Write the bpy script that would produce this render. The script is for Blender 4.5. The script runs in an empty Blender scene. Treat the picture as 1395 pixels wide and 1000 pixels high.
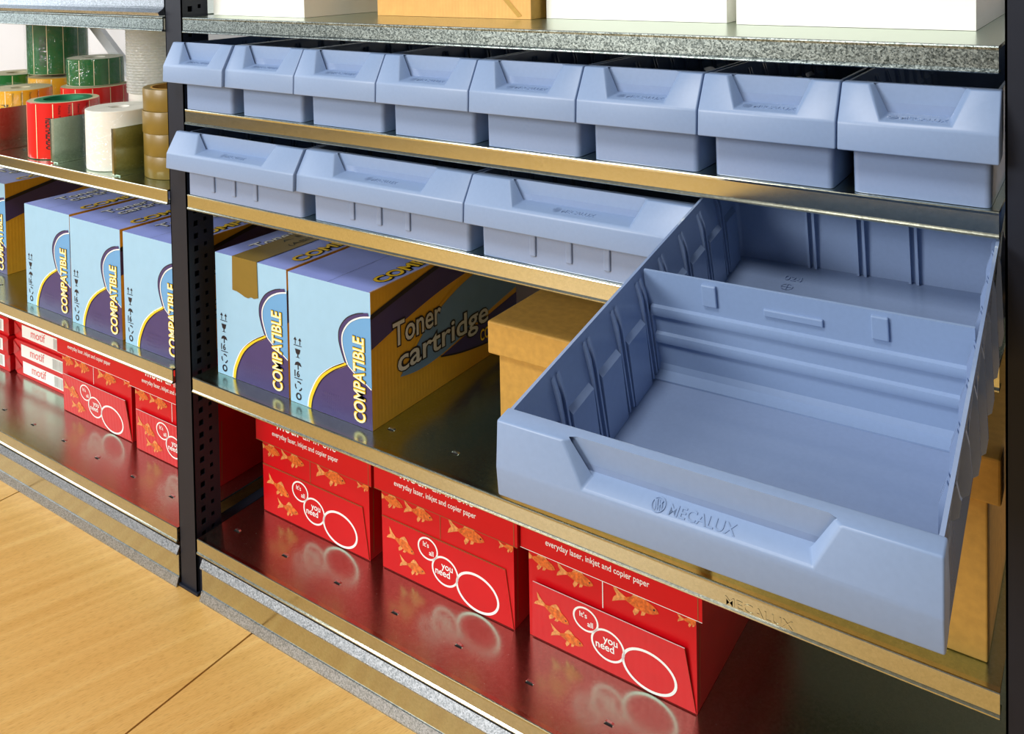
import bpy, bmesh, math, random
from mathutils import Vector, Matrix
random.seed(7)
S = bpy.context.scene
COL = S.collection
PI = math.pi

# ------------------------------------------------------------------ camera
YAW, PITCH, ROLL = 0.591256, 0.028149, -0.017239
FPX, CYPX = 1215.143, -21.2735
CAM = Vector((1.027582, -0.740437, 0.878155))
fw = Vector((-math.sin(YAW) * math.cos(PITCH), math.cos(YAW) * math.cos(PITCH), -math.sin(PITCH)))
rt = Vector((math.cos(YAW), math.sin(YAW), 0))
up = rt.cross(fw)
r2 = math.cos(ROLL) * rt + math.sin(ROLL) * up
u2 = -math.sin(ROLL) * rt + math.cos(ROLL) * up
cd = bpy.data.cameras.new('camera')
cd.sensor_fit = 'HORIZONTAL'
cd.sensor_width = 36.0
cd.lens = FPX / 1395 * 36
cd.shift_y = (CYPX - 500) / 1395
cd.clip_start = 0.02
camo = bpy.data.objects.new('camera', cd)
COL.objects.link(camo)
M4 = Matrix.Identity(4)
for i in range(3):
    M4[i][0], M4[i][1], M4[i][2], M4[i][3] = r2[i], u2[i], -fw[i], CAM[i]
camo.matrix_world = M4
S.camera = camo

# ------------------------------------------------------------------ world, lights, exposure
wd = bpy.data.worlds.new('room_light')
S.world = wd
wd.use_nodes = True
bgn = wd.node_tree.nodes['Background']
bgn.inputs['Color'].default_value = (0.86, 0.90, 1.0, 1)
bgn.inputs['Strength'].default_value = 0.17

def area(name, loc, target, sx, sy, power, color):
    ld = bpy.data.lights.new(name, 'AREA')
    ld.shape = 'RECTANGLE'
    ld.size, ld.size_y, ld.energy, ld.color = sx, sy, power, color
    o = bpy.data.objects.new(name, ld)
    COL.objects.link(o)
    o.location = loc
    o.rotation_euler = (Vector(target) - Vector(loc)).to_track_quat('-Z', 'Y').to_euler()
    return o

area('key_softbox', (-0.9, -2.8, 1.58), (0.3, 0.0, 0.45), 1.3, 0.9, 76, (1.0, 0.985, 0.95))
area('ceiling_lamp', (0.45, -1.5, 2.4), (0.7, -0.1, 0.4), 0.5, 0.5, 29, (1.0, 0.97, 0.93))
area('left_window_light', (-2.6, -1.0, 1.35), (-0.6, 0.3, 0.6), 1.4, 1.4, 26, (0.92, 0.96, 1.0))
S.view_settings.view_transform = 'Standard'
S.view_settings.look = 'None'
S.view_settings.gamma = 1.0
S.view_settings.use_curve_mapping = False
S.view_settings.exposure = 0.0

# ------------------------------------------------------------------ materials
def lin(h):
    if isinstance(h, str):
        c = [int(h[i:i + 2], 16) / 255 for i in (0, 2, 4)]
    else:
        c = [v / 255 for v in h]
    return tuple(v / 12.92 if v <= .04045 else ((v + .055) / 1.055) ** 2.4 for v in c) + (1,)

class NT:
    def __init__(s, name):
        s.m = bpy.data.materials.new(name)
        s.m.use_nodes = True
        s.t = s.m.node_tree
        s.b = s.t.nodes['Principled BSDF']
    def n(s, typ, **kw):
        x = s.t.nodes.new(typ)
        for k, v in kw.items():
            if k.startswith('_'):
                setattr(x, k[1:], v)
            else:
                x.inputs[k.replace('__', ' ')].default_value = v
        return x
    def l(s, a, ao, b, bi):
        s.t.links.new(a.outputs[ao], b.inputs[bi])
    def coord(s, scale=(1, 1, 1), rot=(0, 0, 0)):
        tc = s.n('ShaderNodeTexCoord')
        mp = s.n('ShaderNodeMapping')
        mp.inputs['Scale'].default_value = scale
        mp.inputs['Rotation'].default_value = rot
        s.l(tc, 'Object', mp, 'Vector')
        return mp
    def ramp(s, src, so, stops):
        r = s.n('ShaderNodeValToRGB')
        e = r.color_ramp.elements
        while len(e) < len(stops):
            e.new(0.5)
        for k, (p, c) in enumerate(stops):
            e[k].position = p
            e[k].color = c
        s.l(src, so, r, 'Fac')
        return r
    def bump(s, src, so, strength, dist=0.001):
        b = s.n('ShaderNodeBump')
        b.inputs['Strength'].default_value = strength
        b.inputs['Distance'].default_value = dist
        s.l(src, so, b, 'Height')
        s.l(b, 'Normal', s.b, 'Normal')

def mat(name, col, rough=.5, metal=0, noise=0.06, nscale=40, bump=0.0, spec=.5, coat=0):
    k = NT(name)
    c = lin(col)
    mp = k.coord()
    nz = k.n('ShaderNodeTexNoise')
    nz.inputs['Scale'].default_value = nscale
    nz.inputs['Detail'].default_value = 4
    k.l(mp, 'Vector', nz, 'Vector')
    lo = tuple(max(0, v * (1 - noise)) for v in c[:3]) + (1,)
    hi = tuple(min(1, v * (1 + noise)) for v in c[:3]) + (1,)
    r = k.ramp(nz, 'Fac', [(.3, lo), (.7, hi)])
    k.l(r, 'Color', k.b, 'Base Color')
    k.b.inputs['Roughness'].default_value = rough
    k.b.inputs['Metallic'].default_value = metal
    k.b.inputs['Specular IOR Level'].default_value = spec
    k.b.inputs['Coat Weight'].default_value = coat
    if bump:
        k.bump(nz, 'Fac', bump)
    return k.m

def galvanized(name, lo, hi, rough_lo, rough_hi, scale, bump=.05):
    k = NT(name)
    mp = k.coord()
    v = k.n('ShaderNodeTexVoronoi')
    v.inputs['Scale'].default_value = scale
    k.l(mp, 'Vector', v, 'Vector')
    nz = k.n('ShaderNodeTexNoise')
    nz.inputs['Scale'].default_value = scale * 1.4
    nz.inputs['Detail'].default_value = 3
    k.l(mp, 'Vector', nz, 'Vector')
    mx = k.n('ShaderNodeMix', _data_type='FLOAT')
    mx.inputs[0].default_value = .55
    sp = k.n('ShaderNodeSeparateColor')
    k.l(v, 'Color', sp, 'Color')
    k.t.links.new(sp.outputs[0], mx.inputs[2])
    k.t.links.new(nz.outputs['Fac'], mx.inputs[3])
    r = k.t.nodes.new('ShaderNodeValToRGB')
    r.color_ramp.elements[0].position, r.color_ramp.elements[0].color = .25, lin(lo)
    r.color_ramp.elements[1].position, r.color_ramp.elements[1].color = .75, lin(hi)
    k.t.links.new(mx.outputs[0], r.inputs['Fac'])
    k.l(r, 'Color', k.b, 'Base Color')
    mr = k.n('ShaderNodeMapRange')
    mr.inputs['To Min'].default_value, mr.inputs['To Max'].default_value = rough_lo, rough_hi
    k.t.links.new(mx.outputs[0], mr.inputs['Value'])
    k.l(mr, 'Result', k.b, 'Roughness')
    k.b.inputs['Metallic'].default_value = 1
    b = k.n('ShaderNodeBump')
    b.inputs['Strength'].default_value, b.inputs['Distance'].default_value = bump, .0006
    k.t.links.new(mx.outputs[0], b.inputs['Height'])
    k.l(b, 'Normal', k.b, 'Normal')
    return k.m

def corrugated(name, col, axis, period=.007, rough=.6, strength=.25, noise=.08, coat=0):
    k = NT(name)
    c = lin(col)
    mp = k.coord()
    w = k.n('ShaderNodeTexWave')
    w.bands_direction = axis
    w.inputs['Scale'].default_value = 1 / period / 3.14159
    w.inputs['Distortion'].default_value = .4
    k.l(mp, 'Vector', w, 'Vector')
    nz = k.n('ShaderNodeTexNoise')
    nz.inputs['Scale'].default_value = 60
    nz.inputs['Detail'].default_value = 8
    k.l(mp, 'Vector', nz, 'Vector')
    lo = tuple(max(0, v * (1 - noise)) for v in c[:3]) + (1,)
    hi = tuple(min(1, v * (1 + noise)) for v in c[:3]) + (1,)
    r = k.ramp(nz, 'Fac', [(.3, lo), (.7, hi)])
    k.l(r, 'Color', k.b, 'Base Color')
    k.b.inputs['Roughness'].default_value = rough
    k.b.inputs['Coat Weight'].default_value = coat
    k.bump(w, 'Fac', strength, .0006)
    return k.m

def wood():
    k = NT('beech_laminate')
    ang = math.radians(70)
    mp = k.coord((1, 1, 1), (0, 0, -ang))
    mp2 = k.n('ShaderNodeMapping')
    mp2.inputs['Scale'].default_value = (.55, 34, 1)
    k.l(mp, 'Vector', mp2, 'Vector')
    n1 = k.n('ShaderNodeTexNoise')
    n1.inputs['Scale'].default_value, n1.inputs['Detail'].default_value = 1.6, 5
    n1.inputs['Distortion'].default_value = .15
    k.l(mp2, 'Vector', n1, 'Vector')
    mp3 = k.n('ShaderNodeMapping')
    mp3.inputs['Scale'].default_value = (110, 850, 1)
    k.l(mp, 'Vector', mp3, 'Vector')
    n2 = k.n('ShaderNodeTexNoise')
    n2.inputs['Scale'].default_value, n2.inputs['Detail'].default_value = 1.0, 3
    k.l(mp3, 'Vector', n2, 'Vector')
    r1 = k.ramp(n1, 'Fac', [(.25, lin('d6a455')), (.5, lin('e1b163')), (.75, lin('ebc276'))])
    r2_ = k.ramp(n2, 'Fac', [(.32, (.66, .56, .42, 1)), (.50, (1, 1, 1, 1))])
    mx = k.n('ShaderNodeMix', _data_type='RGBA', _blend_type='MULTIPLY')
    mx.inputs[0].default_value = .55
    k.t.links.new(r1.outputs[0], mx.inputs[6])
    k.t.links.new(r2_.outputs[0], mx.inputs[7])
    k.t.links.new(mx.outputs[2], k.b.inputs['Base Color'])
    k.b.inputs['Roughness'].default_value = .42
    k.bump(n2, 'Fac', .15, .0005)
    return k.m

def clear_film(name):
    k = NT(name)
    t = k.t
    out = [n for n in t.nodes if n.type == 'OUTPUT_MATERIAL'][0]
    tr = k.n('ShaderNodeBsdfTransparent')
    gl = k.n('ShaderNodeBsdfGlossy')
    gl.inputs['Color'].default_value = (.95, .97, 1, 1)
    gl.inputs['Roughness'].default_value = .12
    mp = k.coord()
    nz = k.n('ShaderNodeTexNoise')
    nz.inputs['Scale'].default_value = 60
    nz.inputs['Distortion'].default_value = 2.5
    k.l(mp, 'Vector', nz, 'Vector')
    bp = k.n('ShaderNodeBump')
    bp.inputs['Strength'].default_value, bp.inputs['Distance'].default_value = .9, .005
    k.l(nz, 'Fac', bp, 'Height')
    k.l(bp, 'Normal', gl, 'Normal')
    mx = k.n('ShaderNodeMixShader')
    mx.inputs[0].default_value = .07
    t.links.new(tr.outputs[0], mx.inputs[1])
    t.links.new(gl.outputs[0], mx.inputs[2])
    t.links.new(mx.outputs[0], out.inputs['Surface'])
    t.nodes.remove(k.b)
    return k.m

def bubbles():
    k = NT('bubble_film')
    mp = k.coord()
    v = k.n('ShaderNodeTexVoronoi')
    v.inputs['Scale'].default_value = 210
    k.l(mp, 'Vector', v, 'Vector')
    r = k.ramp(v, 'Distance', [(.0, lin('ffffff')), (.6, lin('f2f2e6'))])
    k.l(r, 'Color', k.b, 'Base Color')
    k.b.inputs['Roughness'].default_value = .16
    out = [n for n in k.t.nodes if n.type == 'OUTPUT_MATERIAL'][0]
    tl = k.n('ShaderNodeBsdfTranslucent')
    tl.inputs['Color'].default_value = (.98, .98, .95, 1)
    tp = k.n('ShaderNodeBsdfTransparent')
    m1 = k.n('ShaderNodeMixShader')
    m1.inputs[0].default_value = .45
    k.t.links.new(k.b.outputs[0], m1.inputs[1])
    k.t.links.new(tl.outputs[0], m1.inputs[2])
    m2 = k.n('ShaderNodeMixShader')
    m2.inputs[0].default_value = .35
    k.t.links.new(m1.outputs[0], m2.inputs[1])
    k.t.links.new(tp.outputs[0], m2.inputs[2])
    k.t.links.new(m2.outputs[0], out.inputs['Surface'])
    k.bump(v, 'Distance', .3, .001)
    return k.m

M = {}
M['plastic'] = mat('blue_grey_plastic', (131, 154, 190), .38, noise=.02, nscale=300, bump=.02)
M['tray'] = mat('blue_grey_tray_plastic', (133, 153, 188), .16, noise=.02, nscale=300, bump=.01)
M['galv'] = galvanized('galvanized_steel', 'aebfae', 'bdcdbb', .20, .29, 420, .004)
M['lip'] = galvanized('galvanized_folded_edge', 'c1c3b0', 'cdcfbc', .15, .21, 520, .012)
M['lipspangle'] = galvanized('spangled_folded_edge', '4c5654', 'b6c2bf', .26, .42, 800, .08)
M['spangle'] = galvanized('spangled_steel', '8a939a', 'c9d0d8', .28, .45, 800)
M['post'] = mat('dark_blue_grey_paint', (27, 32, 44), .45, noise=.05, spec=.3)
M['black'] = mat('black_shadow_void', (8, 8, 10), .8)
M['brace'] = mat('white_painted_steel', (205, 207, 212), .45)
M['wall'] = mat('white_wall_paint', (226, 228, 232), .8, noise=.02, nscale=8)
M['floor'] = wood()
M['gap'] = mat('dark_floor_joint', (60, 44, 30), .8)
M['lightblue'] = corrugated('printed_light_blue', (156, 200, 230), 'X', .006, .42, .04, .02)
M['blue'] = mat('printed_blue', (104, 164, 216), .42, noise=.02)
M['periwinkle'] = mat('printed_violet_blue', (150, 166, 240), .45, noise=.05, nscale=25)
M['purple'] = mat('printed_dark_purple', (66, 55, 110), .42, noise=.04)
M['navy'] = mat('printed_near_black', (22, 18, 34), .45)
M['gold'] = corrugated('printed_golden_yellow', (216, 162, 40), 'Y', .006, .5, .16, .04)
M['yellow'] = mat('printed_yellow', (250, 205, 40), .45, noise=.02)
M['cream'] = mat('printed_cream', (255, 247, 200), .45, noise=.02)
M['white'] = mat('printed_white', (250, 250, 248), .45, noise=.01)
M['steelblue'] = mat('printed_steel_blue', (104, 138, 180), .45, noise=.04)
M['greyprint'] = mat('printed_grey', (206, 204, 200), .45)
M['fade'] = mat('printed_faint_violet', (92, 82, 132), .45)
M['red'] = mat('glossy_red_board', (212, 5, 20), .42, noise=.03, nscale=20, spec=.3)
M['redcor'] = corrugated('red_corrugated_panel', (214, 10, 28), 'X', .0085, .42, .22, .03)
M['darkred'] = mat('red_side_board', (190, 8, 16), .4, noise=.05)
M['fish'] = mat('goldfish_orange', (236, 106, 34), .45, noise=.45, nscale=260)
M['fishfin'] = mat('goldfish_pale_fin', (244, 150, 84), .45, noise=.35, nscale=320)
M['card'] = mat('brown_cardboard', (190, 146, 66), .75, noise=.10, nscale=120, bump=.05)
M['cardcor'] = corrugated('brown_corrugated_board', (226, 170, 96), 'X', .005, .7, .3, .06)
M['edge'] = mat('cardboard_edge', (150, 96, 50), .8)
M['whitebox'] = mat('white_carton_board', (250, 248, 240), .55, noise=.01)
M['tape'] = mat('brown_packing_tape', (128, 104, 36), .40, noise=.06, coat=.1)
M['pen'] = mat('black_marker', (20, 22, 14), .5)
M['rollred'] = mat('red_label_paper', (228, 26, 20), .3, coat=.4, noise=.03)
M['rollgreen'] = mat('green_label_paper', (16, 112, 46), .25, coat=.4, noise=.05)
M['rollyellow'] = mat('yellow_label_paper', (246, 184, 24), .3, coat=.4, noise=.03)
M['rollwhite'] = mat('white_label_paper', (244, 242, 232), .5, noise=.02)
M['paperend'] = mat('roll_paper_edge', (216, 206, 170), .6, noise=.06, nscale=200)
M['greenend'] = mat('green_cardboard_core', (30, 128, 88), .5, noise=.15, nscale=60)
M['film'] = clear_film('clear_wrap')
M['bubble'] = bubbles()
M['text'] = mat('printed_black_text', (24, 20, 20), .5)
M['silver'] = mat('bright_rivet_steel', (200, 204, 200), .3, metal=1)

# ------------------------------------------------------------------ mesh builder
_tc = {}
def text_geo(s, bold=0.0, extrude=0.0):
    key = (s, bold, extrude)
    if key in _tc:
        return _tc[key]
    cu = bpy.data.curves.new('txt', 'FONT')
    cu.body, cu.size, cu.offset, cu.extrude = s, 1.0, bold, extrude
    cu.align_x = 'LEFT'
    cu.resolution_u = 3
    o = bpy.data.objects.new('txt', cu)
    COL.objects.link(o)
    bpy.context.view_layer.update()
    me = bpy.data.meshes.new_from_object(o.evaluated_get(bpy.context.evaluated_depsgraph_get()))
    V = [tuple(v.co) for v in me.vertices]
    F = [tuple(p.vertices) for p in me.polygons]
    bpy.data.objects.remove(o)
    bpy.data.curves.remove(cu)
    bpy.data.meshes.remove(me)
    _tc[key] = (V, F)
    return _tc[key]

class Frame:
    def __init__(s, o, ex, ey, sx=1, sy=1):
        s.o, s.ex, s.ey = Vector(o), Vector(ex).normalized(), Vector(ey).normalized()
        s.n = s.ex.cross(s.ey)
        s.sx, s.sy = sx, sy
    def __call__(s, a, b, off=0):
        return s.o + s.ex * (a * s.sx) + s.ey * (b * s.sy) + s.n * off

class MB:
    def __init__(s):
        s.v, s.f, s.mi, s.mats = [], [], [], []
    def m(s, name):
        if name not in s.mats:
            s.mats.append(name)
        return s.mats.index(name)
    def face(s, pts, m):
        k = len(s.v)
        s.v += [tuple(p) for p in pts]
        s.f.append(tuple(range(k, k + len(pts))))
        s.mi.append(s.m(m))
    def geo(s, V, F, m):
        k = len(s.v)
        s.v += [tuple(p) for p in V]
        for f in F:
            s.f.append(tuple(i + k for i in f))
            s.mi.append(s.m(m))
    def box(s, x0, x1, y0, y1, z0, z1, m, mf=None):
        V = [(x, y, z) for z in (z0, z1) for y in (y0, y1) for x in (x0, x1)]
        F = [((0, 2, 3, 1), 'b'), ((4, 5, 7, 6), 't'), ((0, 1, 5, 4), 'f'), ((2, 6, 7, 3), 'k'), ((0, 4, 6, 2), 'l'), ((1, 3, 7, 5), 'r')]
        k = len(s.v)
        s.v += V
        for f, nm in F:
            s.f.append(tuple(i + k for i in f))
            s.mi.append(s.m((mf or {}).get(nm, m)))
    def extr(s, prof, a0, a1, axis, m, cap=True):
        """closed profile of 2D points extruded along an axis ('x': (y,z); 'y': (x,z); 'z': (x,y))"""
        def P(p, a):
            return {'x': (a, p[0], p[1]), 'y': (p[0], a, p[1]), 'z': (p[0], p[1], a)}[axis]
        n = len(prof)
        k = len(s.v)
        s.v += [P(p, a0) for p in prof] + [P(p, a1) for p in prof]
        mi = s.m(m)
        for i in range(n):
            j = (i + 1) % n
            s.f.append((k + i, k + j, k + n + j, k + n + i))
            s.mi.append(mi)
        if cap:
            s.f.append(tuple(k + i for i in range(n))); s.mi.append(mi)
            s.f.append(tuple(k + n + i for i in reversed(range(n)))); s.mi.append(mi)
    def poly(s, F, pts, off, m):
        s.face([F(a, b, off) for a, b in pts], m)
    def stroke(s, F, pts, width, off, m, closed=False):
        """ribbon along a polyline; width in the frame's real units"""
        P = [Vector((a * F.sx, b * F.sy)) for a, b in pts]
        n = len(P)
        L, R = [], []
        for i in range(n):
            a = P[(i - 1) % n] if (closed or i) else P[0]
            b = P[(i + 1) % n] if (closed or i < n - 1) else P[-1]
            d = (b - a)
            d = d.normalized() if d.length else Vector((1, 0))
            nn = Vector((-d.y, d.x)) * (width / 2)
            L.append(P[i] + nn); R.append(P[i] - nn)
        W = lambda p: F.o + F.ex * p.x + F.ey * p.y + F.n * off
        for i in range(n if closed else n - 1):
            j = (i + 1) % n
            s.face([W(R[i]), W(R[j]), W(L[j]), W(L[i])], m)
    def ellipse(s, F, cx, cy, rx, ry, off, m, width=None, n=28, rot=0):
        pts = []
        for i in range(n):
            t = 2 * PI * i / n
            x, y = rx * math.cos(t), ry * math.sin(t)
            pts.append((cx + x * math.cos(rot) - y * math.sin(rot), cy + x * math.sin(rot) + y * math.cos(rot)))
        if width:
            s.stroke(F, pts, width, off, m, True)
        else:
            s.poly(F, pts, off, m)
    def text(s, F, t, a, b, size, off, m, sx=1.0, bold=0.0, rot=0.0, shear=0.0, extrude=0.0, fit=None, align=0.0):
        """text at frame point (a,b) (scaled units); size in real units; fit = total real width"""
        V, Fc = text_geo(t, bold, extrude)
        if not V:
            return
        x0, x1 = min(v[0] for v in V), max(v[0] for v in V)
        kx = size * sx
        if fit:
            kx = fit / (x1 - x0)
        c, sn = math.cos(rot), math.sin(rot)
        o = Vector((a * F.sx, b * F.sy))
        out = []
        for x, y, z in V:
            px, py = (x - x0) * kx - align * (x1 - x0) * kx + shear * y * size, y * size
            q = o + Vector((px * c - py * sn, px * sn + py * c))
            out.append(F.o + F.ex * q.x + F.ey * q.y + F.n * (off + z * size))
        s.geo(out, Fc, m)
    def lathe(s, cx, cy, prof, m, n=48, ms=None):
        k = len(s.v)
        for r, z in prof:
            for i in range(n):
                t = 2 * PI * i / n
                s.v.append((cx + r * math.cos(t), cy + r * math.sin(t), z))
        for j in range(len(prof) - 1):
            for i in range(n):
                i2 = (i + 1) % n
                s.f.append((k + j * n + i, k + j * n + i2, k + (j + 1) * n + i2, k + (j + 1) * n + i))
                s.mi.append(s.m(ms[j] if ms else m))
    def build(s, name, parent=None, bevel=0, seg=2, smooth=False, weld=False, angle=30, keep=()):
        me = bpy.data.meshes.new(name)
        me.from_pydata(s.v, [], s.f)
        for mn in s.mats:
            me.materials.append(M[mn])
        me.polygons.foreach_set('material_index', s.mi)
        if weld or bevel:
            bm = bmesh.new()
            bm.from_mesh(me)
            if weld:
                bmesh.ops.remove_doubles(bm, verts=bm.verts, dist=1e-5)
                bmesh.ops.recalc_face_normals(bm, faces=bm.faces)
            if bevel:
                es = [e for e in bm.edges if len(e.link_faces) == 2 and e.calc_face_angle(0) > math.radians(angle)]
                if keep:
                    kp = [Vector(p) for p in keep]
                    sharp = {v for v in bm.verts if any((v.co - p).length < 1e-5 for p in kp)}
                    es = [e for e in es if not (e.verts[0] in sharp and e.verts[1] in sharp)]
                bmesh.ops.bevel(bm, geom=es, offset=bevel, segments=seg, profile=.5, affect='EDGES', clamp_overlap=True)
            bm.to_mesh(me)
            bm.free()
        o = bpy.data.objects.new(name, me)
        COL.objects.link(o)
        if parent:
            o.parent = parent
        if smooth:
            me.polygons.foreach_set('use_smooth', [True] * len(me.polygons))
            try:
                me.set_sharp_from_angle(angle=math.radians(40))
            except Exception:
                pass
        return o

def tag(o, label, cat, group=None):
    o['label'] = label
    o['category'] = cat
    if group:
        o['group'] = group
    return o

def thing(name, label, cat, loc=(0, 0, 0), group=None):
    o = bpy.data.objects.new(name, None)
    o.empty_display_size = .02
    COL.objects.link(o)
    o.location = loc
    return tag(o, label, cat, group)

def copy_tree(o, parent=None):
    c = o.copy()
    COL.objects.link(c)
    if parent:
        c.parent = parent
    for ch in list(o.children):
        copy_tree(ch, c)
    return c

def spline(pts, n=8):
    """Catmull-Rom through 2D points"""
    P = [pts[0]] + list(pts) + [pts[-1]]
    out = []
    for i in range(1, len(P) - 2):
        p0, p1, p2, p3 = P[i - 1], P[i], P[i + 1], P[i + 2]
        for k in range(n):
            t = k / n
            out.append(tuple(.5 * ((2 * p1[q]) + (-p0[q] + p2[q]) * t + (2 * p0[q] - 5 * p1[q] + 4 * p2[q] - p3[q]) * t * t + (-p0[q] + 3 * p1[q] - 3 * p2[q] + p3[q]) * t ** 3) for q in (0, 1)))
    out.append(tuple(pts[-1]))
    return out

# ------------------------------------------------------------------ setting: floor, wall
FZ = .018
DEPTH = .44
Z0, Z1, Z2, Z3, Z4 = .8083, .6857, .5709, .3223, .1000

b = MB()
fx0, fx1, fy0, fy1 = -3.2, 3.0, -3.2, 1.2
seams = [-1.032, -.4605, .1125, .685, 1.258]
xs = [fx0]
for q in seams:
    xs += [q - .0014, q + .0014]
xs.append(fx1)
for i in range(0, len(xs), 2):
    b.box(xs[i], xs[i + 1], fy0, fy1, FZ - .02, FZ, 'floor')
b.box(fx0, fx1, fy0, fy1, FZ - .03, FZ - .003, 'gap')
o = b.build('floor')
o['kind'] = 'structure'
b = MB()
b.box(-3.2, 3.0, .62, .70, FZ - .03, 2.6, 'wall')
o = b.build('wall_back')
o['kind'] = 'structure'

# ------------------------------------------------------------------ upright frames
def upright(x0, label):
    t = thing('upright_frame', label, 'shelf upright', (x0, .0036, FZ), 'perforated uprights of the rack')
    H = 1.25
    def post(y0, y1, front):
        b = MB()
        w, th = .036, .0016
        ztop = H
        b.box(0, w, y0, y0 + th, .003, ztop, 'post')
        b.box(0, th, y0, y1, .003, ztop, 'post')
        # inner (right) web with two columns of real slots
        d = y1 - y0
        ycols = [(.010, .017), (.026, .031)]
        pitch, h = .0172, (.0075, .0055)
        z = .03
        def strip(ya, yb, za, zb):
            b.box(w - th, w, y0 + ya, y0 + yb, za, zb, 'post')
        strip(0, ycols[0][0], .003, ztop)
        strip(ycols[0][1], ycols[1][0], .003, ztop)
        strip(ycols[1][1], d, .003, ztop)
        for ci, (ya, yb) in enumerate(ycols):
            zz = .003
            zc = .04 + ci * .004
            while zc < ztop - .03:
                strip(ya, yb, zz, zc)
                zz = zc + h[ci]
                zc += pitch
            strip(ya, yb, zz, ztop)
        b.box(th, w - th, y1 - th, y1, .003, ztop, 'post')
        return b.build('post', t)
    post(0, .042, True)
    post(DEPTH - .03, DEPTH + .012, False)
    b = MB()
    b.box(-.002, .040, -.003, .046, 0, .004, 'post')
    b.build('foot', t, bevel=.001)
    b = MB()
    b.box(-.002, .040, DEPTH - .034, DEPTH + .016, 0, .004, 'post')
    b.build('foot', t, bevel=.001)
    b = MB()
    b.box(.036, .0495, .004, .030, .004, .058, 'post')
    b.build('base_bracket', t, bevel=.001)
    for za in (.045, 1.02):
        b = MB()
        b.box(.006, .024, .042, DEPTH - .03, za, za + .024, 'post')
        b.build('cross_brace', t)
    return t
upright(-.0424, 'dark perforated steel upright between the two shelf bays')
upright(.9632, 'dark blue steel upright at the right edge beside the pulled-out drawer')
upright(-1.0424, 'dark steel upright at the far left end of the rack')

# ------------------------------------------------------------------ shelves
LIPH = .0205
def shelf(x0, x1, z, label, tabs=True, lm='lip'):
    b = MB()
    b.box(0, x1 - x0, .0060, DEPTH, -.0025, 0, 'galv')
    # lanced tabs in the sheet, about 95 mm apart
    if tabs:
        x = .032
        while x < (x1 - x0) - .02:
            for y in (.044, .30):
                b.extr([(x - .005, 0), (x - .003, .0013), (x + .003, .0013), (x + .005, 0)], y - .0025, y + .0005, 'y', 'silver')
                b.face([(x - .005, y - .0048, .0002), (x + .005, y - .0048, .0002), (x + .004, y - .0026, .0002), (x - .004, y - .0026, .0002)], 'black')
            x += .0955
    o = b.build('steel_shelf')
    o.location = (x0, 0, z)
    tag(o, label, 'shelf', 'galvanized shelves of the rack')
    b = MB()
    h = LIPH
    prof = [(.006, 0), (.0012, 0), (.0003, -.0004), (0, -.0012), (.0003, -.0030), (.0003, -h + .0036), (-.0004, -h + .0028), (-.0012, -h + .0018), (-.0013, -h + .0008), (-.0008, -h + .0001), (.0005, -h), (.014, -h), (.014, -h + .0015), (.0020, -h + .0015), (.0020, -.0025), (.006, -.0025)]
    b.extr(prof, 0, x1 - x0, 'x', lm)
    f = b.build('folded_front_edge', o)
    return o
RB0, RB1 = .0005, .9595
LB0, LB1 = -1.0045, -.0435
shelf(RB0, RB1, Z0, 'top galvanized shelf carrying the white boxes and brown carton', False, 'lipspangle')
shelf(RB0, RB1, Z1, 'galvanized shelf under the row of eight small bins', False)
shelf(RB0, RB1, Z2, 'galvanized shelf under the row of wide bins', False)
sh3 = shelf(RB0, RB1, Z3, 'galvanized shelf carrying two toner boxes and the brown lidded boxes')
# shallow pressed maker's mark on the front edge, near the right end
b = MB()
Fm = Frame((.745, 0, -.0165), (1, 0, 0), (0, 0, 1))
b.text(Fm, 'MECALUX', 0, 0, .011, .00002, 'lip', bold=.004, extrude=.003, fit=.060)
b.build('pressed_mark', sh3)
shelf(RB0, RB1, Z4, 'lowest galvanized shelf of the right bay under three red paper boxes')
shelf(LB0, LB1, Z0, 'top galvanized shelf of the left bay', False, 'lipspangle')
shelf(LB0, LB1, Z2, 'galvanized shelf of the left bay carrying label rolls')
shelf(LB0, LB1, Z3, 'galvanized shelf of the left bay carrying the toner boxes')
shelf(LB0, LB1, Z4, 'lowest galvanized shelf of the left bay under red paper packs')

def plinth(x0, x1, z, label, name='plinth_panel', cat='plinth'):
    """pressed steel panel: sloping flange, recessed web, sloping bottom flange"""
    prof = [(.0050, .0550), (.0035, .0550), (-.0012, .0455), (-.0012, .0442), (.0022, .0436), (.0022, .0128), (.0008, .0123), (-.0030, .0015), (-.0030, 0), (-.0014, 0), (.0025, .0112), (.0045, .0116), (.0045, .0448), (.0010, .0455), (.0050, .0532)]
    b = MB()
    b.extr(prof, 0, x1 - x0, 'x', 'spangle')
    # smooth recessed web laid into the panel
    b.extr([(.0020, .0435), (.0020, .0129), (.0035, .0129), (.0035, .0435)], .0005, x1 - x0 - .0005, 'x', 'lip')
    o = b.build(name)
    o.location = (x0, 0, z)
    return tag(o, label, cat)
plinth(RB0 + .006, RB1 + .001, FZ, 'galvanized kick plate on the floor under the right bay')
plinth(LB0, LB1, FZ, 'galvanized kick plate on the floor under the left bay')

# rail standing on the front of the left bay's top shelf
b = MB()
b.extr([(.010, 0), (-.002, .001), (-.004, .005), (.004, .010), (.006, .013), (.006, .075), (.009, .075), (.009, .012)], 0, LB1 - LB0 - .004, 'x', 'spangle')
o = b.build('front_rail')
o.location = (LB0, 0, Z0 + .0003)
tag(o, 'bluish galvanized rail standing along the top shelf of the left bay', 'rail')

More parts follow.
